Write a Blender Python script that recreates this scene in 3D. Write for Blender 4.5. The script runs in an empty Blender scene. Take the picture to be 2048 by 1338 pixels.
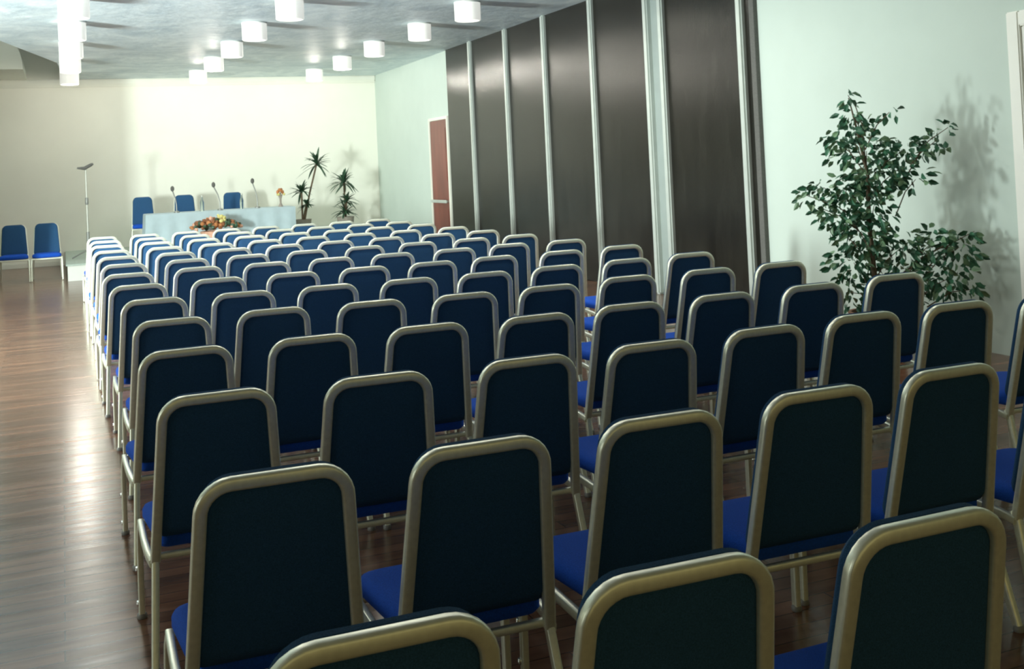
import bpy, bmesh, math, random
from mathutils import Vector, Matrix, Quaternion
random.seed(7)
PI = math.pi
COL = bpy.context.scene.collection
SC = bpy.context.scene

# ------------------------------------------------------------------ materials
def new_mat(name):
    m = bpy.data.materials.new(name); m.use_nodes = True
    nt = m.node_tree
    return m, nt, nt.nodes['Principled BSDF']

def mat(name, col, rough=0.5, metal=0.0, noise=0.0, nscale=30.0, bump=0.0, bscale=80.0, spec=None, coat=0.0, sheen=0.0, stretch=(1, 1, 1)):
    m, nt, b = new_mat(name)
    b.inputs['Base Color'].default_value = (*col, 1)
    b.inputs['Roughness'].default_value = rough
    b.inputs['Metallic'].default_value = metal
    if spec is not None: b.inputs['Specular IOR Level'].default_value = spec
    if coat: b.inputs['Coat Weight'].default_value = coat; b.inputs['Coat Roughness'].default_value = 0.12
    if sheen: b.inputs['Sheen Weight'].default_value = sheen; b.inputs['Sheen Roughness'].default_value = 0.4
    tc = nt.nodes.new('ShaderNodeTexCoord'); mp = nt.nodes.new('ShaderNodeMapping')
    mp.inputs['Scale'].default_value = stretch
    nt.links.new(tc.outputs['Object'], mp.inputs['Vector'])
    if noise:
        n = nt.nodes.new('ShaderNodeTexNoise'); n.inputs['Scale'].default_value = nscale; n.inputs['Detail'].default_value = 5
        nt.links.new(mp.outputs['Vector'], n.inputs['Vector'])
        r = nt.nodes.new('ShaderNodeMapRange')
        r.inputs['From Min'].default_value = 0.3; r.inputs['From Max'].default_value = 0.7
        r.inputs['To Min'].default_value = 1 - noise; r.inputs['To Max'].default_value = 1 + noise
        nt.links.new(n.outputs['Fac'], r.inputs['Value'])
        x = nt.nodes.new('ShaderNodeVectorMath'); x.operation = 'SCALE'; x.inputs[0].default_value = col
        nt.links.new(r.outputs['Result'], x.inputs['Scale']); nt.links.new(x.outputs['Vector'], b.inputs['Base Color'])
    if bump:
        n2 = nt.nodes.new('ShaderNodeTexNoise'); n2.inputs['Scale'].default_value = bscale; n2.inputs['Detail'].default_value = 4
        nt.links.new(mp.outputs['Vector'], n2.inputs['Vector'])
        bp = nt.nodes.new('ShaderNodeBump'); bp.inputs['Strength'].default_value = bump; bp.inputs['Distance'].default_value = 0.02
        nt.links.new(n2.outputs['Fac'], bp.inputs['Height']); nt.links.new(bp.outputs['Normal'], b.inputs['Normal'])
    return m

def emis(name, col, s, base=(0.85, 0.85, 0.8)):
    m, nt, b = new_mat(name)
    b.inputs['Base Color'].default_value = (*base, 1); b.inputs['Roughness'].default_value = 0.4
    b.inputs['Emission Color'].default_value = (*col, 1); b.inputs['Emission Strength'].default_value = s
    return m

M = {}
M['fabric'] = mat('blue_fabric', (0.012, 0.088, 0.52), 0.85, noise=0.25, nscale=300, bump=0.3, bscale=400, spec=0.2)  # seat copy of the blue cloth, light from above put into its colour
M['fabric_back'] = mat('blue_rear_fabric', (0.029, 0.090, 0.195), 0.9, noise=0.25, nscale=300, bump=0.3, bscale=400, spec=0.15)  # backrest copy of the same cloth, shade and film veil in its colour
M['gold'] = mat('champagne_metal', (0.92, 0.94, 0.78), 0.33, 0.55, noise=0.05, nscale=60)
M['glide'] = mat('grey_plastic', (0.25, 0.25, 0.24), 0.4)
M['chrome'] = mat('chrome', (0.85, 0.87, 0.85), 0.15, 1.0)
M['wall'] = mat('white_painted_plaster', (0.57, 0.66, 0.60), 0.7, noise=0.02, nscale=2.0, bump=0.03, bscale=60)
M['cream'] = mat('cream_painted_plaster', (0.89, 0.89, 0.79), 0.75, noise=0.015, nscale=2.0, bump=0.03, bscale=60)
M['side_wall'] = mat('dull_green_paint', (0.26, 0.31, 0.27), 0.8, noise=0.02, nscale=3)
M['cornice'] = mat('cornice_paint', (0.82, 0.83, 0.74), 0.6, noise=0.02, nscale=4)
M['panel'] = mat('dark_brown_panel', (0.016, 0.015, 0.012), 0.20, noise=0.25, nscale=6, bump=0.08, bscale=120, spec=0.27, stretch=(1, 1, 0.25))
M['post'] = mat('pale_aluminium', (0.55, 0.60, 0.56), 0.4, 0.3, noise=0.04, nscale=8)
M['pillar'] = mat('grey_pillar', (0.30, 0.35, 0.33), 0.5, noise=0.04, nscale=5)
M['door'] = mat('red_brown_door', (0.20, 0.055, 0.04), 0.35, noise=0.25, nscale=5, spec=0.5, stretch=(1, 1, 0.2))
M['white_door'] = mat('cream_door_paint', (0.93, 0.93, 0.86), 0.45, noise=0.02, nscale=3)
M['stage_white'] = mat('white_stage_front', (0.72, 0.74, 0.68), 0.5, noise=0.03, nscale=5)
M['stage_top'] = mat('grey_green_stage_carpet', (0.42, 0.50, 0.44), 0.85, noise=0.12, nscale=30)
M['cloth'] = mat('pale_blue_tablecloth', (0.46, 0.57, 0.61), 0.75, noise=0.04, nscale=8, bump=0.1, bscale=20)
M['table'] = mat('brown_wood', (0.2, 0.11, 0.06), 0.5, noise=0.2, nscale=12)
M['leaf'] = mat('ficus_leaf', (0.040, 0.150, 0.080), 0.38, noise=0.5, nscale=9, spec=0.5)
M['leaf2'] = mat('ficus_leaf_light', (0.16, 0.28, 0.15), 0.38, noise=0.4, nscale=9, spec=0.5)
M['bark'] = mat('bark', (0.14, 0.10, 0.06), 0.8, noise=0.3, nscale=25)
M['dracaena'] = mat('dark_strap_leaf', (0.035, 0.085, 0.045), 0.45, noise=0.35, nscale=12)
M['pot'] = mat('terracotta', (0.36, 0.17, 0.10), 0.7, noise=0.1, nscale=12)
M['greypot'] = mat('grey_brown_planter', (0.32, 0.28, 0.24), 0.6, noise=0.08, nscale=12)
M['soil'] = mat('soil', (0.04, 0.03, 0.02), 0.95, noise=0.4, nscale=60)
M['micgrey'] = mat('dull_grey_metal', (0.30, 0.31, 0.29), 0.45, 0.4)
M['micdark'] = mat('dark_foam', (0.12, 0.12, 0.11), 0.8, noise=0.2, nscale=90)
M['pale_pole'] = mat('pale_grey_pole', (0.55, 0.56, 0.50), 0.4, 0.4)
M['rust'] = mat('rust_petals', (0.26, 0.10, 0.04), 0.7, noise=0.4, nscale=20)
M['pink'] = mat('pink_petals', (0.75, 0.42, 0.30), 0.7, noise=0.2, nscale=20)
M['yellow'] = mat('yellow_petals', (0.72, 0.66, 0.25), 0.7, noise=0.2, nscale=20)
M['orange'] = mat('orange_petals', (0.50, 0.20, 0.07), 0.7, noise=0.2, nscale=20)
M['bark_dark'] = mat('dark_basket', (0.10, 0.08, 0.05), 0.8, noise=0.3, nscale=40)
M['lamp'] = emis('opal_lamp_glass', (1.0, 1.0, 0.93), 0.45)
M['lamp_glow'] = emis('lamp_diffuser', (1.0, 0.98, 0.88), 1.2)
M['rim'] = mat('white_enamel', (0.8, 0.82, 0.78), 0.4)

def glass_mat():
    m, nt, b = new_mat('bottle_glass')
    b.inputs['Base Color'].default_value = (0.85, 0.95, 0.93, 1); b.inputs['Roughness'].default_value = 0.05
    b.inputs['Transmission Weight'].default_value = 1.0; b.inputs['IOR'].default_value = 1.3
    return m
M['glass'] = glass_mat()

def ceiling_mat():
    m, nt, b = new_mat('mottled_blue_grey_ceiling')
    tc = nt.nodes.new('ShaderNodeTexCoord'); mp = nt.nodes.new('ShaderNodeMapping')
    mp.inputs['Scale'].default_value = (1.3, 1.1, 1)
    nt.links.new(tc.outputs['Object'], mp.inputs['Vector'])
    n = nt.nodes.new('ShaderNodeTexNoise'); n.inputs['Scale'].default_value = 1.1; n.inputs['Detail'].default_value = 6; n.inputs['Roughness'].default_value = 0.68
    n.inputs['Distortion'].default_value = 1.2
    nt.links.new(mp.outputs['Vector'], n.inputs['Vector'])
    cr = nt.nodes.new('ShaderNodeValToRGB')
    cr.color_ramp.elements[0].position = 0.28; cr.color_ramp.elements[0].color = (0.42, 0.53, 0.59, 1)
    cr.color_ramp.elements[1].position = 0.70; cr.color_ramp.elements[1].color = (0.80, 0.89, 0.90, 1)
    nt.links.new(n.outputs['Fac'], cr.inputs['Fac']); nt.links.new(cr.outputs['Color'], b.inputs['Base Color'])
    b.inputs['Roughness'].default_value = 0.5
    n2 = nt.nodes.new('ShaderNodeTexNoise'); n2.inputs['Scale'].default_value = 5; n2.inputs['Detail'].default_value = 8
    nt.links.new(mp.outputs['Vector'], n2.inputs['Vector'])
    bp = nt.nodes.new('ShaderNodeBump'); bp.inputs['Strength'].default_value = 0.25; bp.inputs['Distance'].default_value = 0.05
    nt.links.new(n2.outputs['Fac'], bp.inputs['Height']); nt.links.new(bp.outputs['Normal'], b.inputs['Normal'])
    return m

def floor_mat():
    m, nt, b = new_mat('glossy_brown_parquet')
    tc = nt.nodes.new('ShaderNodeTexCoord'); mp = nt.nodes.new('ShaderNodeMapping')
    mp.inputs['Scale'].default_value = (1.0, 1.0, 1)
    nt.links.new(tc.outputs['Object'], mp.inputs['Vector'])
    br = nt.nodes.new('ShaderNodeTexBrick'); br.inputs['Scale'].default_value = 1.0
    br.inputs['Brick Width'].default_value = 1.1; br.inputs['Row Height'].default_value = 0.10
    br.inputs['Mortar Size'].default_value = 0.003; br.inputs['Bias'].default_value = 0.0
    br.inputs['Color1'].default_value = (0.125, 0.062, 0.039, 1); br.inputs['Color2'].default_value = (0.225, 0.108, 0.063, 1)
    br.inputs['Mortar'].default_value = (0.06, 0.025, 0.012, 1)
    nt.links.new(mp.outputs['Vector'], br.inputs['Vector'])
    n = nt.nodes.new('ShaderNodeTexNoise'); n.inputs['Scale'].default_value = 3.0; n.inputs['Detail'].default_value = 8
    mp2 = nt.nodes.new('ShaderNodeMapping'); mp2.inputs['Scale'].default_value = (0.6, 4.0, 1)
    nt.links.new(tc.outputs['Object'], mp2.inputs['Vector']); nt.links.new(mp2.outputs['Vector'], n.inputs['Vector'])
    mx = nt.nodes.new('ShaderNodeMix'); mx.data_type = 'RGBA'; mx.blend_type = 'OVERLAY'; mx.inputs['Factor'].default_value = 0.75
    nt.links.new(br.outputs['Color'], mx.inputs[6]); nt.links.new(n.outputs['Fac'], mx.inputs[7])
    nt.links.new(mx.outputs[2], b.inputs['Base Color'])
    r = nt.nodes.new('ShaderNodeMapRange'); r.inputs['To Min'].default_value = 0.13; r.inputs['To Max'].default_value = 0.30
    nt.links.new(n.outputs['Fac'], r.inputs['Value']); nt.links.new(r.outputs['Result'], b.inputs['Roughness'])
    b.inputs['Specular IOR Level'].default_value = 0.42
    bp = nt.nodes.new('ShaderNodeBump'); bp.inputs['Strength'].default_value = 0.18; bp.inputs['Distance'].default_value = 0.012
    nt.links.new(n.outputs['Fac'], bp.inputs['Height']); nt.links.new(bp.outputs['Normal'], b.inputs['Normal'])
    return m
M['ceiling'] = ceiling_mat(); M['floor'] = floor_mat()

# ------------------------------------------------------------------ mesh helpers
def obj(name, bm, m, parent=None, smooth=True, mats=None):
    me = bpy.data.meshes.new(name)
    bmesh.ops.recalc_face_normals(bm, faces=bm.faces)
    bm.to_mesh(me); bm.free()
    for x in (mats or [m]): me.materials.append(x)
    if smooth:
        for p in me.polygons: p.use_smooth = True
        me.set_sharp_from_angle(angle=math.radians(40))
    o = bpy.data.objects.new(name, me); COL.objects.link(o)
    if parent: o.parent = parent
    return o
def tag(o, label, cat, group=None):
    o['label'] = label; o['category'] = cat
    if group: o['group'] = group
    return o
def thing(name, label, cat, loc=(0, 0, 0), rz=0.0, group=None):
    o = bpy.data.objects.new(name, None); COL.objects.link(o)
    o.empty_display_size = 0.1; o.location = loc; o.rotation_euler = (0, 0, rz)
    return tag(o, label, cat, group)
def struct(name, bm, m, parent=None, smooth=False, mats=None):
    o = obj(name, bm, m, parent, smooth, mats)
    if not parent: o['kind'] = 'structure'
    return o
def box(bm, x0, x1, y0, y1, z0, z1, bev=0.0):
    r = bmesh.ops.create_cube(bm, size=1.0, matrix=Matrix.Translation(((x0+x1)/2, (y0+y1)/2, (z0+z1)/2)) @ Matrix.Diagonal((x1-x0, y1-y0, z1-z0, 1)))
    if bev:
        es = list({e for v in r['verts'] for e in v.link_edges})
        bmesh.ops.bevel(bm, geom=es, offset=bev, segments=2, affect='EDGES', clamp_overlap=True)
    return bm
def rect_prof(a, b, r=0.35, n=3):
    # rounded rectangle profile, half sizes a x b
    rr = min(a, b)*r; out = []
    for cx, cy, t0 in ((a-rr, b-rr, 0), (-a+rr, b-rr, 90), (-a+rr, -b+rr, 180), (a-rr, -b+rr, 270)):
        for k in range(n+1):
            t = math.radians(t0 + 90*k/n); out.append((cx+rr*math.cos(t), cy+rr*math.sin(t)))
    return out
def circ(r, n=10): return [(r*math.cos(2*PI*k/n), r*math.sin(2*PI*k/n)) for k in range(n)]
def sweep(bm, pts, prof, ref=(0, 1, 0), scales=None):
    pts = [Vector(p) for p in pts]; ref = Vector(ref); rings = []
    for k, p in enumerate(pts):
        t = (pts[min(k+1, len(pts)-1)] - pts[max(k-1, 0)]).normalized()
        a = t.cross(ref)
        if a.length < 1e-4: a = t.cross(Vector((1, 0, 0)))
        a.normalize(); b = a.cross(t).normalized()
        s = scales[k] if scales else 1.0
        # keep the tube width constant round a bend
        rings.append([bm.verts.new(p + a*u*s + b*v*s) for u, v in prof])
    n = len(prof)
    for r0, r1 in zip(rings, rings[1:]):
        for i in range(n): bm.faces.new((r0[i], r0[(i+1) % n], r1[(i+1) % n], r1[i]))
    bm.faces.new(rings[0][::-1]); bm.faces.new(rings[-1])
    return bm
def lathe(bm, prof, c=(0, 0, 0), n=24, cap=True):
    rings = []
    for r, z in prof:
        rings.append([bm.verts.new((c[0]+r*math.cos(2*PI*k/n), c[1]+r*math.sin(2*PI*k/n), c[2]+z)) for k in range(n)])
    for r0, r1 in zip(rings, rings[1:]):
        for i in range(n): bm.faces.new((r0[i], r0[(i+1) % n], r1[(i+1) % n], r1[i]))
    if cap: bm.faces.new(rings[0][::-1]); bm.faces.new(rings[-1])
    return bm
def rings_solid(bm, rings):
    rs = [[bm.verts.new(p) for p in r] for r in rings]; n = len(rs[0])
    for r0, r1 in zip(rs, rs[1:]):
        for i in range(n): bm.faces.new((r0[i], r0[(i+1) % n], r1[(i+1) % n], r1[i]))
    bm.faces.new(rs[0][::-1]); bm.faces.new(rs[-1])
    return bm
def grid_hole_box(): pass

# ------------------------------------------------------------------ the conference chair
# origin on the floor under the top of the back, the chair faces +Y
H = 0.96
def lean(z):                       # where the back frame stands front-to-back at height z
    return 0.115*(1-(z-0.36)/(H-0.36)) if z > 0.36 else 0.115 - 0.10*(0.36-z)/0.36*1.0
def half_w(z):                     # half width of the frame's centre line
    if z > 0.36: return 0.187 + 0.040*(H-z)/(H-0.36)
    return 0.227 + 0.020*(0.36-z)/0.36
def outline(hw_fn, ztop, zbot, rc, rb, n=7):
    pts = []
    wt = hw_fn(ztop)
    for k in range(n+1):
        t = math.radians(90*k/n); pts.append((hw_fn(ztop-rc)-rc+rc*math.cos(t), ztop-rc+rc*math.sin(t)))
    for k in range(n+1):
        t = math.radians(90+90*k/n); pts.append((-hw_fn(ztop-rc)+rc+rc*math.cos(t), ztop-rc+rc*math.sin(t)))
    for k in range(4):
        t = math.radians(180+90*k/3); pts.append((-hw_fn(zbot)+rb+rb*math.cos(t), zbot+rb+rb*math.sin(t)))
    for k in range(4):
        t = math.radians(270+90*k/3); pts.append((hw_fn(zbot)-rb+rb*math.cos(t), zbot+rb+rb*math.sin(t)))
    return pts
def inset(pts, d, c):
    out = []
    for x, z in pts:
        v = Vector((x-c[0], z-c[1])); l = v.length
        out.append((c[0]+v.x*(1-d/abs(l)), c[1]+v.y*(1-d/abs(l))))
    return out

def chair_backrest():
    bm = bmesh.new()
    c = (0, 0.70)
    o = outline(lambda z: half_w(z)-0.008, H-0.012, 0.452, 0.080, 0.03)
    def ring(d, y): return [(x, lean(z)+y, z) for x, z in inset(o, d, c)]
    rings_solid(bm, [ring(0.12, -0.006), ring(0.03, -0.004), ring(0.012, 0.0), ring(0.004, 0.008), ring(-0.013, 0.020), ring(-0.016, 0.036), ring(-0.004, 0.052), ring(0.04, 0.060), ring(0.10, 0.064)])
    return bm
def chair_seat():
    bm = bmesh.new()
    def rr(hw0, hw1, y0, y1, r, z, d=0):
        pts = []
        for cx, cy, t0 in ((hw1-d-r, y1-d-r, 0), (-hw1+d+r, y1-d-r, 90), (-hw0+d+r*.6, y0+d+r*.6, 180), (hw0-d-r*.6, y0+d+r*.6, 270)):
            q = r if t0 < 180 else r*.6
            for k in range(5):
                t = math.radians(t0+90*k/4); pts.append((cx+q*math.cos(t), cy+q*math.sin(t), z))
        return pts
    a = (0.215, 0.245, 0.125, 0.575, 0.06)
    rings_solid(bm, [rr(*a, 0.395, 0.03), rr(*a, 0.398, 0.01), rr(*a, 0.412), rr(*a, 0.440), rr(*a, 0.455, 0.008), rr(*a, 0.464, 0.03), rr(*a, 0.470, 0.09)])
    return bm
def chair_back_frame():
    bm = bmesh.new(); pts = []
    zt = H-0.017; rc = 0.080
    for k in range(7):
        z = 0.36 + (zt-rc-0.36)*k/6; pts.append((-half_w(z), lean(z), z))
    for k in range(1, 8):
        t = math.radians(180-90*k/7); x = -half_w(zt-rc)+rc+rc*math.cos(t); z = zt-rc+rc*math.sin(t); pts.append((x, lean(z), z))
    R = [(-x, y, z) for x, y, z in pts][::-1]
    sweep(bm, pts + R, rect_prof(0.018, 0.016, 0.55))
    return bm
def chair_leg(s, front):
    bm = bmesh.new()
    if front:
        pts = [(s*0.252, 0.545, 0.37), (s*0.255, 0.556, 0.34), (s*0.257, 0.562, 0.28), (s*0.258, 0.565, 0.012)]
        sweep(bm, pts, rect_prof(0.012, 0.016, 0.5))
    else:
        pts = [(s*half_w(z), lean(z), z) for z in (0.362, 0.27, 0.18, 0.09, 0.012)]
        sweep(bm, pts, rect_prof(0.013, 0.016, 0.5))
    return bm
def chair_cap(s, front):
    bm = bmesh.new()
    x, y = (s*0.258, 0.565) if front else (s*half_w(0.0), lean(0.0))
    lathe(bm, [(0.018, 0.0), (0.020, 0.004), (0.019, 0.018), (0.015, 0.022)], (x, y, 0), 10)
    return bm
def chair_seat_frame():
    bm = bmesh.new()
    for s in (-1, 1):
        pts = [(s*0.236, 0.112, 0.355), (s*0.246, 0.17, 0.368), (s*0.252, 0.30, 0.378), (s*0.252, 0.46, 0.384), (s*0.251, 0.545, 0.380)]
        sweep(bm, pts, rect_prof(0.012, 0.016, 0.5), ref=(0, 0, 1))
    sweep(bm, [(-0.25, 0.548, 0.378), (0.25, 0.548, 0.378)], rect_prof(0.012, 0.012, 0.5), ref=(0, 0, 1))
    sweep(bm, [(-0.235, 0.125, 0.372), (0.235, 0.125, 0.372)], rect_prof(0.012, 0.012, 0.5), ref=(0, 0, 1))
    return bm
def chair_bracket(z):
    bm = bmesh.new()
    lathe(bm, [(0.002, -0.011), (0.011, -0.009), (0.014, 0.0), (0.011, 0.009), (0.002, 0.011)], (-0.265, 0.580, z), 10)
    return bm
GROUP = 'rows of blue conference chairs'
chair0 = thing('conference_chair', 'x', 'chair', group=GROUP)
PARTS = [obj('backrest', chair_backrest(), M['fabric_back'], chair0), obj('seat', chair_seat(), M['fabric'], chair0),
         obj('back_frame', chair_back_frame(), M['gold'], chair0), obj('seat_frame', chair_seat_frame(), M['gold'], chair0)]
LEGS = []
for s in (-1, 1):
    for fr in (True, False):
        lg = obj('leg', chair_leg(s, fr), M['gold'], chair0); LEGS.append(lg)
        obj('foot_cap', chair_cap(s, fr), M['glide'], lg)
        if s == -1 and fr:
            for z in (0.055, 0.19): obj('link_stud', chair_bracket(z), M['chrome'], lg)
used = [False]
def place_chair(x, y, rz, label, group=GROUP, z=0.0, zs=1.0, caps=True):
    if not used[0]:
        used[0] = True; r = chair0
    else:
        r = chair0.copy(); COL.objects.link(r)
        for ch in chair0.children:
            c = ch.copy(); COL.objects.link(c); c.parent = r
            for g in ch.children:
                if not caps: continue
                d = g.copy(); COL.objects.link(d); d.parent = c
    r.location = (x, y, z); r.rotation_euler = (0, 0, rz); r.scale = (1, 1, zs)
    r['label'] = label; r['group'] = group
    return r
ORD = ['nearest', 'second', 'third', 'fourth', 'fifth', 'sixth', 'seventh', 'eighth', 'ninth', 'tenth', 'eleventh', 'twelfth', 'thirteenth', 'fourteenth']
ROWS = [
    [(-0.023, 0.046), (0.559, 0.051), (1.144, 0.028)],
    [(-0.009, 1.142), (0.563, 1.125), (1.139, 1.121), (1.738, 1.150), (2.324, 1.179), (2.891, 1.148)],
    [(-0.009, 2.315), (0.582, 2.277), (1.193, 2.269), (1.758, 2.270), (2.348, 2.305), (2.935, 2.350), (3.490, 2.343), (4.071, 2.301)],
    [(-0.003, 3.451), (0.585, 3.427), (1.143, 3.406), (1.694, 3.357), (2.271, 3.416), (2.857, 3.422), (3.468, 3.423), (4.121, 3.483)],
    [(0.046, 4.612), (0.608, 4.645), (1.176, 4.576), (1.728, 4.519), (2.292, 4.524), (2.914, 4.626), (3.523, 4.616), (4.104, 4.602)],
    [(0.034, 5.794), (0.604, 5.732), (1.171, 5.701), (1.722, 5.661), (2.284, 5.642), (2.883, 5.679), (3.493, 5.719), (4.090, 5.760)],
    [(-0.001, 6.914), (0.607, 6.918), (1.159, 6.878), (1.711, 6.850), (2.267, 6.827), (2.845, 6.874), (3.479, 6.881), (4.084, 6.917)],
    [(-0.013, 8.046), (0.571, 8.136), (1.150, 8.071), (1.724, 8.048), (2.289, 8.021), (2.891, 8.017), (3.483, 8.096), (4.060, 8.035)],
    [(0.010, 9.225), (0.589, 9.244), (1.165, 9.236), (1.748, 9.227), (2.342, 9.221), (2.902, 9.223), (3.508, 9.221), (4.067, 9.233)],
    [(0.008, 10.387), (0.588, 10.387), (1.175, 10.397), (1.740, 10.398), (2.313, 10.397), (2.898, 10.390), (3.517, 10.379), (4.074, 10.394)],
    [(-0.009, 11.527), (0.571, 11.527), (1.151, 11.527), (1.719, 11.539), (2.297, 11.538), (2.881, 11.535), (3.470, 11.532), (4.097, 11.516)],
    [(-0.016, 12.702), (0.564, 12.702), (1.144, 12.702), (1.724, 12.702), (2.304, 12.702), (2.884, 12.702), (3.459, 12.710), (4.050, 12.705)],
    [(0.000, 13.834), (0.580, 13.834), (1.160, 13.834), (1.740, 13.834), (2.320, 13.834), (2.900, 13.834), (3.480, 13.834), (4.060, 13.834)],
    [(0.000, 14.987), (0.580, 14.987), (1.160, 14.987), (1.740, 14.987), (2.320, 14.987), (2.900, 14.987), (3.480, 14.987), (4.060, 14.987)],
]
SPECIAL = {(0, 0): 'gold-railed chair back just rising at the bottom edge, nearest the left aisle',
           (0, 1): 'gold-railed dark chair back cut by the bottom edge, middle of the nearest row',
           (0, 2): 'gold-railed dark chair back at the bottom right corner of the photo',
           (1, 0): 'dark-backed chair on the left aisle, the first aisle chair shown almost whole'}
for row in ROWS:                  # seats of one row stand side by side without touching
    for _ in range(60):
        for a in range(len(row)-1):
            g = row[a+1][0]-row[a][0]
            if g < 0.566:
                h = (0.566-g)/2; row[a] = (row[a][0]-h, row[a][1]); row[a+1] = (row[a+1][0]+h, row[a+1][1])
for j, row in enumerate(ROWS):
    for i, (x, y) in enumerate(row):
        where = 'beside the left aisle' if i == 0 else ('seat at the wall end' if i == 7 else ORD[i] + ' seat from the left aisle')
        rowtxt = 'last row before the stage' if j == 13 else ORD[j] + ' row from camera'
        kind = 'dark-backed blue chair' if j < 3 else 'gold-framed blue chair'
        lab = SPECIAL.get((j, i), '%s in the %s, %s' % (kind, rowtxt, where))
        place_chair(x, y, math.radians(random.uniform(-1.2, 1.2)), lab, caps=(j < 7))
G2 = 'chairs against the back wall'
place_chair(-1.36, 20.45, PI, 'outer blue chair of the pair left of the stage, at the photo edge', G2, zs=1.07, caps=False)
place_chair(-0.81, 20.45, PI, 'inner blue chair of the pair left of the stage, near the microphone stand', G2, zs=1.07, caps=False)
G3 = 'speakers chairs behind the table'
place_chair(1.05, 22.78, PI, 'speaker chair visible down to its seat beyond the table left end', G3, z=0.301, zs=1.13, caps=False)
place_chair(1.90, 22.78, PI, 'middle speaker chair, blue back above the white table', G3, z=0.301, zs=1.13, caps=False)
place_chair(2.92, 22.78, PI, 'speaker chair behind the flowers and glass bottle, rightmost of three', G3, z=0.301, zs=1.13, caps=False)

# ------------------------------------------------------------------ the room
XL, XR, YB, YF, ZC = -6.0, 6.5, 23.76, -6.5, 4.0
bm = bmesh.new(); box(bm, XL-0.2, XR+0.2, YF, YB+0.2, -0.2, 0.0); struct('floor', bm, M['floor'])
# ceiling with a raised pocket over the rear left corner
bm = bmesh.new()
poly = [(XL, YF), (XR, YF), (XR, YB), (-0.42, YB), (-0.42, 22.6), (-0.51, 20.2), (-1.13, 17.56), (-3.0, 9.6), (-3.4, 9.0), (XL, 9.0)]
vs = [bm.verts.new((x, y, ZC)) for x, y in poly]; bm.faces.new(vs)
hole = [(XL, 9.0), (-3.4, 9.0), (-3.0, 9.6), (-1.13, 17.56), (-0.51, 20.2), (-0.42, 22.6), (-0.42, YB)]
lo = [bm.verts.new((x, y, ZC)) for x, y in hole]; hi = [bm.verts.new((x, y, 5.6)) for x, y in hole]
for a in range(len(hole)-1): bm.faces.new((lo[a], lo[a+1], hi[a+1], hi[a]))
e = [(XL, 9.0), (-3.4, 9.0), (-3.0, 9.6), (-1.13, 17.56), (-0.51, 20.2), (-0.42, 22.6), (-0.42, YB), (XL, YB)]
bm.faces.new([bm.verts.new((x, y, 5.6)) for x, y in e])
o = struct('ceiling', bm, M['ceiling'])
sm = o.modifiers.new('thickness', 'SOLIDIFY'); sm.thickness = 0.02; sm.offset = 0
# back wall
bm = bmesh.new(); box(bm, XL-0.2, XR+0.2, YB, YB+0.2, 0, 5.7); struct('wall_back', bm, M['cream'])
bm = bmesh.new(); box(bm, -6.0, 6.5, YB-0.09, YB, 3.86, 3.998, 0.02); box(bm, -6.0, 6.5, YB-0.05, YB, 3.82, 3.87, 0.01); struct('trim_1', bm, M['cornice'], smooth=True)
# barrel vault soffit seen in the ceiling pocket
bm = bmesh.new()
a = [(-2.25+1.12*math.cos(t), 4.0+1.12*math.sin(t)) for t in [PI*k/20 for k in range(21)]]
r0 = [bm.verts.new((x, 21.4, z)) for x, z in a]; r1 = [bm.verts.new((x, YB-0.001, z)) for x, z in a]
for k in range(20): bm.faces.new((r0[k], r0[k+1], r1[k+1], r1[k]))
bm.faces.new(r0); bm.faces.new(r1[::-1]); bm.faces.new((r0[0], r1[0], r1[20], r0[20])); struct('trim_2', bm, M['cream'], smooth=True)
# right wall
bm = bmesh.new(); box(bm, XR, XR+0.2, YF, YB, 0, 4.1); struct('wall_right', bm, M['wall'])
# left wall with window openings (outside the picture)
def wall_with_openings(bm, x0, x1, y0, y1, z1, ops):
    y = y0
    for (a, b, c, d) in ops:
        box(bm, x0, x1, y, a, 0, z1); box(bm, x0, x1, a, b, 0, c); box(bm, x0, x1, a, b, d, z1); y = b
    box(bm, x0, x1, y, y1, 0, z1)
WIN = [(-1.0, 1.6, 0.7, 2.9), (2.4, 5.0, 0.7, 2.9), (5.8, 8.0, 0.7, 2.9), (9.2, 10.1, 0.8, 2.1)]
bm = bmesh.new(); wall_with_openings(bm, XL-0.2, XL, YF, YB, 5.7, WIN); struct('wall_left', bm, M['side_wall'])
for n_, (a, b, c, d) in enumerate(WIN):
    bm = bmesh.new()
    for q in ((a, a+0.05, c, d), (b-0.05, b, c, d), ((a+b)/2-0.025, (a+b)/2+0.025, c, d), (a, b, c, c+0.05), (a, b, d-0.05, d)):
        box(bm, XL-0.12, XL-0.06, *q)
    struct('window_%d' % (n_+1), bm, M['rim'])
# a block added out of view to shade the left of the back wall
LIGHT_BLOCK = (-6.0, -1.72, 18.3, 18.6)
bm = bmesh.new(); box(bm, *LIGHT_BLOCK, 0, 5.6); struct('wall_pier', bm, M['wall'])
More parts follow.
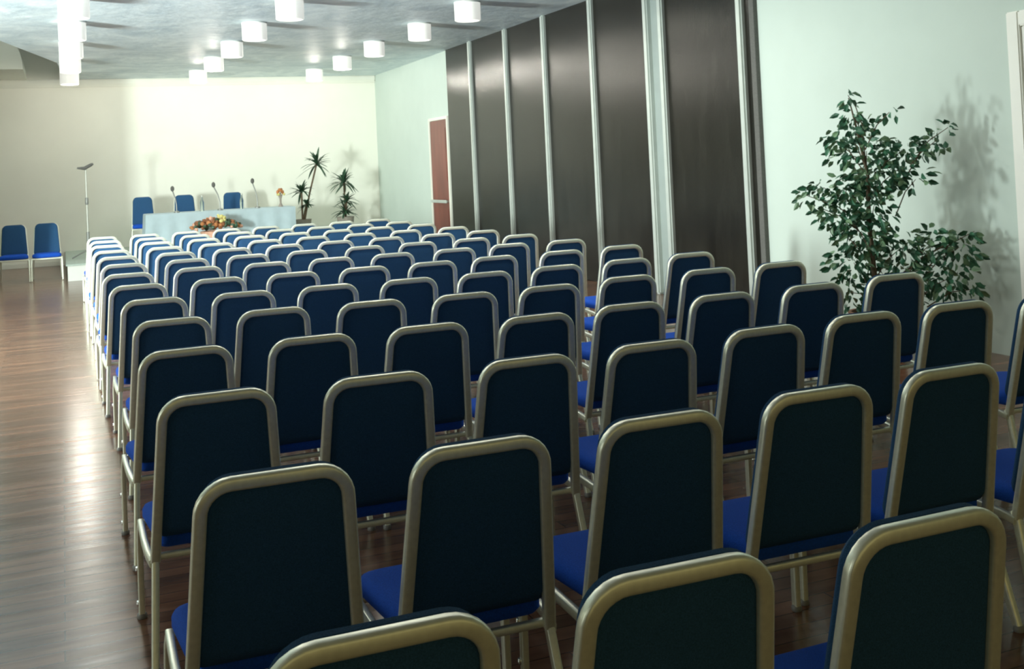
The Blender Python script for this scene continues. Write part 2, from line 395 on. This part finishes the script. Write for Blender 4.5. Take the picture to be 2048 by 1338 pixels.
# doors on the right wall
d1 = bpy.data.objects.new('door_1', None); COL.objects.link(d1); d1.location = (XR, 18.95, 0); d1['kind'] = 'structure'
bm = bmesh.new(); box(bm, -0.05, 0.0, -0.50, 0.56, 0.0, 2.66, 0.01); obj('door_leaf', bm, M['door'], d1)
bm = bmesh.new(); box(bm, -0.055, -0.045, -0.40, 0.46, 1.45, 2.5, 0.004); box(bm, -0.055, -0.045, -0.40, 0.46, 0.15, 0.9, 0.004); obj('raised_panel', bm, M['door'], d1)
bm = bmesh.new(); box(bm, -0.07, 0.0, 0.56, 0.62, 0, 2.72, 0.01); box(bm, -0.07, 0.0, -0.56, -0.50, 0, 2.72, 0.01); box(bm, -0.07, 0.0, -0.50, 0.56, 2.66, 2.72, 0.01); obj('door_frame', bm, M['cornice'], d1)
bm = bmesh.new(); box(bm, -0.13, -0.09, -0.46, 0.50, 1.02, 1.08, 0.012)
for y in (-0.4, 0.44): box(bm, -0.1, -0.04, y-0.02, y+0.02, 1.03, 1.07)
obj('push_bar', bm, M['post'], d1)
d2 = bpy.data.objects.new('door_2', None); COL.objects.link(d2); d2.location = (XR, 4.06, 0); d2['kind'] = 'structure'
bm = bmesh.new(); box(bm, -0.04, 0.0, -0.55, 0.55, 0.0, 2.62, 0.008); obj('door_leaf', bm, M['white_door'], d2)
bm = bmesh.new(); box(bm, -0.07, 0.0, 0.55, 0.67, 0, 2.74, 0.01); box(bm, -0.07, 0.0, -0.67, -0.55, 0, 2.74, 0.01); box(bm, -0.07, 0.0, -0.55, 0.55, 2.62, 2.74, 0.01); obj('door_frame', bm, M['white_door'], d2)
bm = bmesh.new(); sweep(bm, [(-0.04, -0.45, 1.03), (-0.09, -0.45, 1.03), (-0.09, -0.33, 1.03)], circ(0.01), ref=(0, 0, 1)); obj('door_handle', bm, M['chrome'], d2)
# folding partition of dark panels with pale posts along the right wall
part = thing('folding_partition', 'tall dark brown panelled partition with slim pale vertical posts along the wall', 'partition', (XR, 0, 0))
posts = [16.94, 15.22, 13.64, 12.0]
edges = [18.36] + posts + [10.42]
for a, b in zip(edges, edges[1:]):
    bm = bmesh.new(); box(bm, -0.045, -0.001, b+0.012, a-0.012, 0.01, 3.995, 0.004); obj('panel', bm, M['panel'], part)
bm = bmesh.new(); box(bm, -0.045, -0.001, 8.22, 10.05, 0.01, 3.995, 0.004); obj('panel', bm, M['panel'], part)
bm = bmesh.new(); box(bm, -0.030, -0.001, 10.07, 10.40, 0.0, 3.995, 0.004); o = obj('filler_panel', bm, M['pillar'], part); o['label'] = 'grey filler strip between two pale posts'
for y in posts + [10.43, 10.06, 8.36]:
    bm = bmesh.new(); box(bm, -0.10, -0.001, y-0.055, y+0.055, 0.0, 3.995, 0.02); obj('post', bm, M['post'], part)
bm = bmesh.new(); box(bm, -0.05, -0.001, 8.13, 8.22, 0.0, 3.995, 0.003); o = obj('edge_strip', bm, M['micdark'], part); o['label'] = 'dark edge strip'
# baseboard
bm = bmesh.new(); box(bm, -6.0, -0.55, YB-0.02, YB, 0, 0.1, 0.004); struct('baseboard_back', bm, M['cornice'])

# ------------------------------------------------------------------ stage
st = thing('stage_platform', 'low white-fronted stage with grey-green top along the back wall', 'stage', (0, 0, 0))
bm = bmesh.new(); box(bm, -0.47, 5.9, 19.45, YB-0.005, 0.0, 0.27); obj('stage_front', bm, M['stage_white'], st)
bm = bmesh.new(); box(bm, -0.50, 5.93, 19.42, YB-0.005, 0.27, 0.30, 0.006); obj('stage_deck', bm, M['stage_top'], st)

# ------------------------------------------------------------------ table on the stage
tb = thing('conference_table', 'long speakers table on the stage hidden under pale blue cloth', 'table', (2.5, 21.65, 0.30))
bm = bmesh.new(); box(bm, -1.45, 1.45, -0.36, 0.36, 0.715, 0.745, 0.005); obj('tabletop', bm, M['table'], tb)
for sx in (-1, 1):
    for sy in (-1, 1):
        bm = bmesh.new(); box(bm, sx*1.38-0.025, sx*1.38+0.025, sy*0.3-0.025, sy*0.3+0.025, 0.0, 0.715); obj('leg', bm, M['table'], tb)
def cloth():
    bm = bmesh.new(); nx, ny = 60, 16; hx, hy = 1.49, 0.40
    per = []
    for k in range(nx): per.append((-hx+2*hx*k/nx, -hy))
    for k in range(ny): per.append((hx, -hy+2*hy*k/ny))
    for k in range(nx): per.append((hx-2*hx*k/nx, hy))
    for k in range(ny): per.append((-hx, hy-2*hy*k/ny))
    rings = []
    for q, z in enumerate((0.752, 0.745, 0.72, 0.55, 0.35, 0.15, 0.02)):
        amp = (0, 0.002, 0.004, 0.012, 0.02, 0.027, 0.032)[q]; fl = (-0.012, 0.0, 0.004, 0.01, 0.02, 0.03, 0.035)[q]
        r = []
        for k, (x, y) in enumerate(per):
            wv = amp*math.sin(k*0.9)+amp*0.5*math.sin(k*0.37+1)
            n = Vector((x/hx if abs(x) > hx-1e-6 else 0, y/hy if abs(y) > hy-1e-6 else 0))
            r.append(bm.verts.new((x+n.x*(fl+wv), y+n.y*(fl+wv), z)))
        rings.append(r)
    m = len(per)
    for r0, r1 in zip(rings, rings[1:]):
        for k in range(m): bm.faces.new((r0[k], r0[(k+1) % m], r1[(k+1) % m], r1[k]))
    bm.faces.new(rings[0]); return bm
tc_ = obj('tablecloth', cloth(), M['cloth']); tc_.location = (2.5, 21.65, 0.30)
tag(tc_, 'pale blue-white cloth covering the speakers table down to the stage', 'tablecloth')
ZT = 1.053
def gooseneck(x, y, dx, h, label, head='micgrey'):
    t = thing('table_microphone', label, 'microphone', (x, y, ZT), group='microphones on the speakers table')
    bm = bmesh.new(); lathe(bm, [(0.055, 0), (0.058, 0.01), (0.05, 0.03), (0.015, 0.04)], n=16); obj('base', bm, M['micgrey'], t)
    bm = bmesh.new(); sweep(bm, [(0, 0, 0.03), (0, 0, h*0.35), (dx*0.3, 0, h*0.65), (dx*0.8, -0.01, h*0.9), (dx, -0.02, h)], circ(0.012, 8)); obj('gooseneck', bm, M['micgrey'], t)
    bm = bmesh.new(); bmesh.ops.create_uvsphere(bm, u_segments=14, v_segments=10, radius=0.042, matrix=Matrix.Translation((dx, -0.03, h+0.03)) @ Matrix.Diagonal((0.9, 0.9, 1.35, 1))); obj('foam_head', bm, M['micdark'], t)
gooseneck(1.62, 21.45, -0.07, 0.46, 'thin table microphone between the first and second speaker chairs')
gooseneck(2.48, 21.45, -0.12, 0.50, 'leaning table microphone behind the flower basket')
gooseneck(3.24, 21.45, -0.09, 0.54, 'table microphone right of the third speaker chair')
def bottle(x, y, h, label):
    t = thing('glass_bottle', label, 'bottle', (x, y, ZT), group='glass bottles on the speakers table')
    bm = bmesh.new(); lathe(bm, [(0.035, 0), (0.042, 0.01), (0.042, h*0.6), (0.02, h*0.8), (0.016, h)], n=16); obj('bottle_body', bm, M['glass'], t)
    bm = bmesh.new(); lathe(bm, [(0.019, h-0.01), (0.019, h+0.02)], n=12); obj('cap', bm, M['pale_pole'], t)
bottle(2.13, 21.5, 0.30, 'tall clear bottle between the middle speaker chair and leaning microphone')
bottle(2.93, 21.5, 0.30, 'tall clear bottle in front of the rightmost speaker chair')
# vase with an orange flower
t = thing('flower_vase', 'slim vase holding one small orange and yellow bloom at table right end', 'vase', (3.72, 21.45, ZT))
bm = bmesh.new(); lathe(bm, [(0.05, 0), (0.045, 0.02), (0.02, 0.08), (0.022, 0.16), (0.05, 0.26), (0.045, 0.26), (0.015, 0.17)], n=16); obj('vase_body', bm, M['greypot'], t)
bm = bmesh.new()
for k in range(10):
    a = k*2.4; bmesh.ops.create_icosphere(bm, subdivisions=1, radius=0.035, matrix=Matrix.Translation((0.05*math.cos(a), 0.05*math.sin(a), 0.30+0.02*(k % 4))))
obj('bloom', bm, M['orange'], t)
bm = bmesh.new()
for k in range(8):
    a = k*2.1; bmesh.ops.create_icosphere(bm, subdivisions=1, radius=0.03, matrix=Matrix.Translation((0.08*math.cos(a), 0.06*math.sin(a), 0.26)))
obj('lower_petals', bm, M['yellow'], t)
bm = bmesh.new(); sweep(bm, [(0, 0, 0.1), (0.0, 0, 0.30)], circ(0.01, 6)); obj('stem', bm, M['dracaena'], t)

# flower basket on a stand before the table
t = thing('flower_arrangement', 'wide low arrangement of rust, pink and yellow flowers before the speakers table', 'flowers', (2.33, 20.85, 0.30))
bm = bmesh.new(); lathe(bm, [(0.20, 0), (0.24, 0.02), (0.30, 0.28), (0.34, 0.36), (0.30, 0.37), (0.26, 0.34)], n=24); o = obj('planter_bowl', bm, M['pink'], t); o['label'] = 'pinkish planter bowl'
for nm, mt, n_, rr in (('rust_flowers', 'rust', 46, 0.05), ('dark_foliage', 'dracaena', 40, 0.05), ('yellow_flowers', 'yellow', 20, 0.045), ('pink_flowers', 'pink', 16, 0.045), ('orange_flowers', 'orange', 22, 0.05)):
    bm = bmesh.new()
    for k in range(n_):
        a = random.uniform(0, 2*PI); q = math.sqrt(random.random())
        x = 0.50*q*math.cos(a); y = 0.26*q*math.sin(a); z = 0.43+0.20*math.sqrt(max(0, 1-q*q))*random.uniform(0.5, 1) - 0.06*q*random.random()
        if nm == 'yellow_flowers': z += 0.08; x = abs(x)*0.4+0.0
        bmesh.ops.create_icosphere(bm, subdivisions=1, radius=rr*random.uniform(.7, 1.2), matrix=Matrix.Translation((x, y, z)) @ Matrix.Rotation(random.random()*3, 4, 'X') @ Matrix.Diagonal((1, 1, random.uniform(.6, 1.3), 1)))
    obj(nm, bm, M[mt], t)

# microphone stand on the stage
t = thing('microphone_stand', 'tall pale microphone stand with dark tilted head on the stage edge', 'microphone stand', (-0.08, 21.0, 0.30))
bm = bmesh.new(); sweep(bm, [(0, 0, 0.05), (0, 0, 1.72)], circ(0.016, 10)); obj('pole', bm, M['pale_pole'], t)
bm = bmesh.new(); lathe(bm, [(0.022, 1.02), (0.03, 1.04), (0.03, 1.14), (0.022, 1.16)], n=12); obj('clutch', bm, M['micgrey'], t)
bm = bmesh.new(); lathe(bm, [(0.028, 0.0), (0.028, 0.5)], n=12); obj('lower_tube', bm, M['micgrey'], t)
for a in (200, 320, 80):
    bm = bmesh.new(); c, s = math.cos(math.radians(a)), math.sin(math.radians(a)); sweep(bm, [(0, 0, 0.16), (0.32*c, 0.32*s, 0.014)], circ(0.012, 8)); obj('leg', bm, M['micgrey'], t)
bm = bmesh.new(); sweep(bm, [(-0.16, -0.02, 1.73), (-0.05, 0, 1.715), (0.10, 0, 1.80)], circ(0.014, 8)); obj('boom', bm, M['pale_pole'], t)
bm = bmesh.new(); sweep(bm, [(-0.15, -0.02, 1.735), (-0.02, -0.02, 1.725), (0.10, 0, 1.79), (0.14, 0, 1.81)], circ(0.032, 10), scales=[.5, 1.1, 1, .6]); obj('microphone', bm, M['micdark'], t)

# dracaenas on the stage
def strap_leaf(bm, base, d, L, w, droop):
    d = d.normalized(); side = d.cross(Vector((0, 0, 1)))
    if side.length < 0.05: side = Vector((1, 0, 0))
    side.normalize(); pts = []; n = 5
    for k in range(n+1):
        s = k/n; p = base + d*L*s + Vector((0, 0, -droop*L*s*s)); ww = w*(0.6+0.8*s if s < 0.5 else 1.0)*(1-s)**0.5 + 0.002
        pts.append((bm.verts.new(p - side*ww), bm.verts.new(p + Vector((0, 0, -0.3*ww))), bm.verts.new(p + side*ww)))
    for a, b in zip(pts, pts[1:]):
        bm.faces.new((a[0], a[1], b[1], b[0])); bm.faces.new((a[1], a[2], b[2], b[1]))
def dracaena(x, y, heads, label):
    t = thing('potted_dracaena', label, 'plant', (x, y, 0.30), group='dracaenas on the stage')
    bm = bmesh.new(); lathe(bm, [(0.13, 0), (0.15, 0.02), (0.19, 0.40), (0.20, 0.42), (0.17, 0.42), (0.16, 0.38)], n=20); obj('pot', bm, M['greypot'], t)
    bm = bmesh.new(); lathe(bm, [(0.165, 0.36), (0.165, 0.385)], n=20); obj('soil', bm, M['soil'], t)
    for hx, hz, r, up in heads:
        bm = bmesh.new(); sweep(bm, [(hx*0.1, 0, 0.36), (hx*0.5, 0, 0.36+(hz-0.36)*0.5), (hx, 0, hz)], circ(0.02, 7)); obj('stem', bm, M['bark'], t)
        bm = bmesh.new()
        for k in range(34):
            a = k*2.399; el = random.uniform(-0.3, 1.35)
            strap_leaf(bm, Vector((hx, 0, hz + random.uniform(-0.03, 0.05))), Vector((math.cos(a)*math.cos(el), math.sin(a)*math.cos(el), math.sin(el)*up)), r*random.uniform(0.7, 1.1), 0.036, random.uniform(0.15, 0.6))
        obj('leaf_rosette', bm, M['dracaena'], t)
dracaena(4.36, 22.4, [(0.36, 1.62, 0.46, 1.15), (0.0, 1.02, 0.36, 1.4), (0.10, 0.75, 0.22, 1.3)], 'taller dark spiky dracaena just right of the speakers table')
dracaena(5.32, 22.4, [(0.0, 1.18, 0.46, 1.0), (0.04, 0.76, 0.34, 0.6), (0.0, 0.52, 0.36, 0.6)], 'shorter dark spiky dracaena between the taller one and the brown door')

# ------------------------------------------------------------------ big ficus at the right wall
fx, fy = 5.72, 5.54
fic = thing('potted_ficus', 'big leafy green ficus standing against the white right wall', 'plant', (fx, fy, 0))
bm = bmesh.new(); lathe(bm, [(0.16, 0), (0.18, 0.02), (0.24, 0.34), (0.25, 0.37), (0.22, 0.37), (0.20, 0.33)], n=24); obj('pot', bm, M['pot'], fic)
bm = bmesh.new(); lathe(bm, [(0.21, 0.30), (0.21, 0.335)], n=24); obj('soil', bm, M['soil'], fic)
# leaf clusters: sideways along the wall-facing spread axis, height, half sizes, how many leaves
CL = [(-.153,2.17,.07,.08,10),(-.12,2.01,.12,.10,26),(-.17,1.845,.18,.10,34),(-.29,1.80,.14,.07,14),(-.06,1.89,.16,.08,20),(.165,2.01,.18,.05,8),
(-.03,1.70,.24,.14,70),(-.22,1.66,.14,.08,20),(.275,1.70,.24,.11,62),(.52,1.76,.14,.10,30),(.61,1.86,.06,.05,7),(.02,1.50,.24,.16,95),(.22,1.54,.16,.12,40),(.34,1.45,.14,.12,18),
(-.19,1.375,.20,.14,62),(-.39,1.41,.16,.08,24),(-.54,1.35,.10,.08,12),(-.44,1.25,.12,.08,18),(-.24,1.17,.22,.14,75),(.008,1.25,.18,.16,75),(-.085,1.01,.24,.16,100),
(-.33,1.05,.10,.10,16),(.195,.885,.24,.18,105),(-.18,.765,.24,.16,80),(.44,.925,.18,.14,66),(.645,.885,.16,.16,66),(.77,1.01,.05,.04,6),(.55,.64,.24,.16,85),(.22,.60,.28,.18,95),
(-.23,.52,.20,.16,60),(.12,.45,.24,.14,70),(.75,.54,.12,.08,14)]
ax = Vector((0.766, -0.643, 0)); dp = Vector((0.643, 0.766, 0))
def leaf(bm, p, d, L, w, mi):
    d = d.normalized(); s = d.cross(Vector((random.uniform(-1, 1), random.uniform(-1, 1), random.uniform(-.3, 1)))).normalized(); n = s.cross(d)
    a = bm.verts.new(p); b = bm.verts.new(p + d*L*.35 - s*w + n*w*.35); c = bm.verts.new(p + d*L*.35 + s*w + n*w*.35); e = bm.verts.new(p + d*L*.4)
    f = bm.verts.new(p + d*L*.72 - s*w*.75 + n*w*.2); g = bm.verts.new(p + d*L*.72 + s*w*.75 + n*w*.2); h = bm.verts.new(p + d*L - n*w*.4)
    for q in ((a, e, b), (a, c, e), (b, e, h, f), (e, c, g, h)):
        fc = bm.faces.new(q); fc.material_index = mi
bm = bmesh.new(); br = bmesh.new()
TR = [Vector((0.0, 0, 0.3)), Vector((-.02, 0, .7)), Vector((-.04, .0, 1.1)), Vector((-.03, 0, 1.5)), Vector((-.09, 0, 1.85)), Vector((-.15, 0, 2.15))]
def P3(u, z, w): return ax*u + dp*w + Vector((0, 0, z))
sweep(br, [P3(v.x, v.z, 0) for v in TR], circ(0.022, 7), scales=[1.2, 1, .9, .7, .5, .2])
sweep(br, [P3(0.03, 0.3, 0.03), P3(.12, .6, .03), P3(.35, .8, 0.0), P3(.62, .95, -.02)], circ(0.012, 6), scales=[1.2, 1, .8, .4])
for u, z, ru, rz_, n_ in CL:
    wc = random.uniform(-.10, .12)*min(1, 1.2-abs(u))
    z0 = max(.4, z-0.30); tu = -.04 if u < .3 else u*.5
    sweep(br, [P3(tu, z0, 0), P3((u+tu)/2, (z+z0)/2+.05, wc*.5), P3(u, z, wc)], circ(0.006, 5), scales=[1, .8, .5])
    for k in range(int(n_*1.15)):
        while True:
            a, b, c = random.uniform(-1, 1), random.uniform(-1, 1), random.uniform(-1, 1)
            if a*a+b*b+c*c < 1: break
        p = P3(u+a*ru, z+b*rz_, wc + c*min(.20, ru*1.1))
        if p.x + fx > 6.36: continue
        out = P3(a*1.2, b*.6-.35, c)
        leaf(bm, p, out + Vector((random.uniform(-.5, .5), random.uniform(-.5, .5), random.uniform(-.5, .3))), random.uniform(.06, .10), random.uniform(.017, .026), 1 if random.random() < .30 else 0)
obj('branches', br, M['bark'], fic)
o = obj('foliage', bm, M['leaf'], fic, smooth=False, mats=[M['leaf'], M['leaf2']])

# ------------------------------------------------------------------ ceiling lamps
def lamp_parts(root):
    bm = bmesh.new(); lathe(bm, [(0.175, -0.02), (0.185, -0.02), (0.185, 0.0), (0.175, 0.0)], n=28); obj('ceiling_ring', bm, M['rim'], root)
    bm = bmesh.new(); lathe(bm, [(0.15, -0.262), (0.172, -0.262), (0.180, -0.25), (0.182, -0.02), (0.17, -0.012)], n=28, cap=False); obj('shade', bm, M['lamp'], root)
    bm = bmesh.new(); lathe(bm, [(0.001, -0.256), (0.168, -0.256), (0.168, -0.25), (0.001, -0.25)], n=28, cap=False); obj('diffuser', bm, M['lamp_glow'], root)
LY = [12.4, 14.6, 16.93, 19.32, 21.9]
lamp0 = None
colname = {-0.3: 'left', 2.2: 'middle', 4.65: 'right', -2.75: 'far left'}
yn = ['first', 'second', 'third', 'fourth', 'fifth']
for X in (-0.3, 2.2, 4.65):
    for k, Y in enumerate(LY):
        lab = 'white drum ceiling lamp, %s from the camera in the %s line of lamps' % (yn[k], colname[X]) if k < 4 else 'white drum ceiling lamp in the %s line, closest to the back wall' % colname[X]
        if lamp0 is None:
            lamp0 = r = thing('ceiling_lamp', lab, 'lamp', group='white drum lamps on the ceiling'); lamp_parts(r)
        else:
            r = lamp0.copy(); COL.objects.link(r); r['label'] = lab
            for ch in lamp0.children:
                c = ch.copy(); COL.objects.link(c); c.parent = r
        r.location = (X + (0.1 if X == 4.65 and k < 2 else 0) + (0.1 if X == 2.2 and k < 1 else 0), Y, ZC-0.012)

for X in (-0.3, 2.2, 4.65):          # the lines of lamps go on over the near rows, above the picture
    for Y in (10.1, 7.7, 5.3):
        r = lamp0.copy(); COL.objects.link(r); r.location = (X, Y, ZC-0.012)
        r['label'] = 'white drum ceiling lamp above the near rows, out of the picture'; r['group'] = 'white drum lamps above the near rows'
        for ch in lamp0.children:
            c = ch.copy(); COL.objects.link(c); c.parent = r
r = lamp0.copy(); COL.objects.link(r); r.location = (-2.3, 18.6, 5.585)  # extra lamp added out of sight to brighten the ceiling pocket
r['label'] = 'white drum lamp up in the ceiling pocket at the rear left corner'
for ch in lamp0.children:
    c = ch.copy(); COL.objects.link(c); c.parent = r

# ------------------------------------------------------------------ lights
def area(name, loc, rot, sx, sy, power, col=(1, 1, 1), spread=None, shape='RECTANGLE'):
    l = bpy.data.lights.new(name, 'AREA'); l.shape = shape; l.size = sx; l.size_y = sy; l.energy = power; l.color = col
    if spread: l.spread = math.radians(spread)
    o = bpy.data.objects.new(name, l); COL.objects.link(o); o.location = loc; o.rotation_euler = rot
    return o
# daylight in the window openings of the left wall (area light's -Z turned to +X)
for n_, (a, b, c, d) in enumerate(WIN):
    pw = (20, 75, 190, 1080)[n_]
    turn = math.radians((10, 35, 42, 36)[n_])
    area('daylight_%d' % n_, (XL+0.02, (a+b)/2, (c+d)/2), (0, -PI/2, turn), d-c, (b-a)*math.cos(turn), pw, (0.90, 1.0, 0.96), spread=(180, 150, 140, 150)[n_])
# the ceiling lamps' light
for X in (-0.3, 2.2, 4.65):
    for k, Y in enumerate(LY):
        if k < 3:
            area('lamp_light', (X, Y, ZC-0.29), (0, 0, 0), 0.3, 0.3, ((3, 3, 4) if X < 0 else (10, 8, 16))[k], (1.0, 0.95, 0.80), shape='DISK')
        else:      # the opal drums also shine sideways on the walls
            pl = bpy.data.lights.new('lamp_light', 'POINT'); pl.energy = (26, 33)[k-3]*(1.25 if X < 0 else 1.05); pl.color = (1.0, 0.95, 0.84); pl.shadow_soft_size = 0.02
            po = bpy.data.objects.new('lamp_light', pl); COL.objects.link(po); po.location = (X, Y, ZC-0.30)

for X in (-0.3, 2.2, 4.65):
    for Y, P in ((10.1, 24), (7.7, 22), (5.3, 10)):
        if X < 0: P *= 0.6
        area('lamp_light', (X, Y, ZC-0.29), (0, 0, 0), 0.3, 0.3, P, (1.0, 0.97, 0.86), shape='DISK')
pl = bpy.data.lights.new('lamp_light', 'POINT'); pl.energy = 60; pl.color = (1.0, 0.96, 0.84); pl.shadow_soft_size = 0.12  # added fill light for the ceiling pocket, no known source there
po = bpy.data.objects.new('lamp_light', pl); COL.objects.link(po); po.location = (-2.3, 18.6, 5.15)

w = bpy.data.worlds.new('World'); SC.world = w; w.use_nodes = True
w.node_tree.nodes['Background'].inputs['Color'].default_value = (1.0, 0.84, 0.36, 1)
w.node_tree.nodes['Background'].inputs['Strength'].default_value = 0.30

# ------------------------------------------------------------------ camera
cam = bpy.data.cameras.new('Camera'); co = bpy.data.objects.new('Camera', cam); COL.objects.link(co); SC.camera = co
F, CY = 2195.9, 279.18
cam.sensor_fit = 'HORIZONTAL'; cam.sensor_width = 36.0; cam.lens = F/2048*36.0
cam.shift_y = -(669.0-CY)/2048
rt = Vector((0.924469, -0.378366, -0.046866)); up = Vector((0.035163, -0.037784, 0.998668)); fw = Vector((0.379632, 0.924885, 0.021626))
R = Matrix((rt, up, -fw)).transposed().to_4x4(); R.translation = Vector((-0.49682, -1.78124, 1.73487)); co.matrix_world = R
cam.clip_start = 0.05; cam.clip_end = 100
SC.view_settings.view_transform = 'Standard'; SC.view_settings.look = 'None'
SC.view_settings.exposure = 0.13; SC.view_settings.gamma = 1.0; SC.view_settings.use_curve_mapping = False
SC.cycles.use_denoising = True
SC.cycles.max_bounces = 6
SC.cycles.filter_width = 2.4
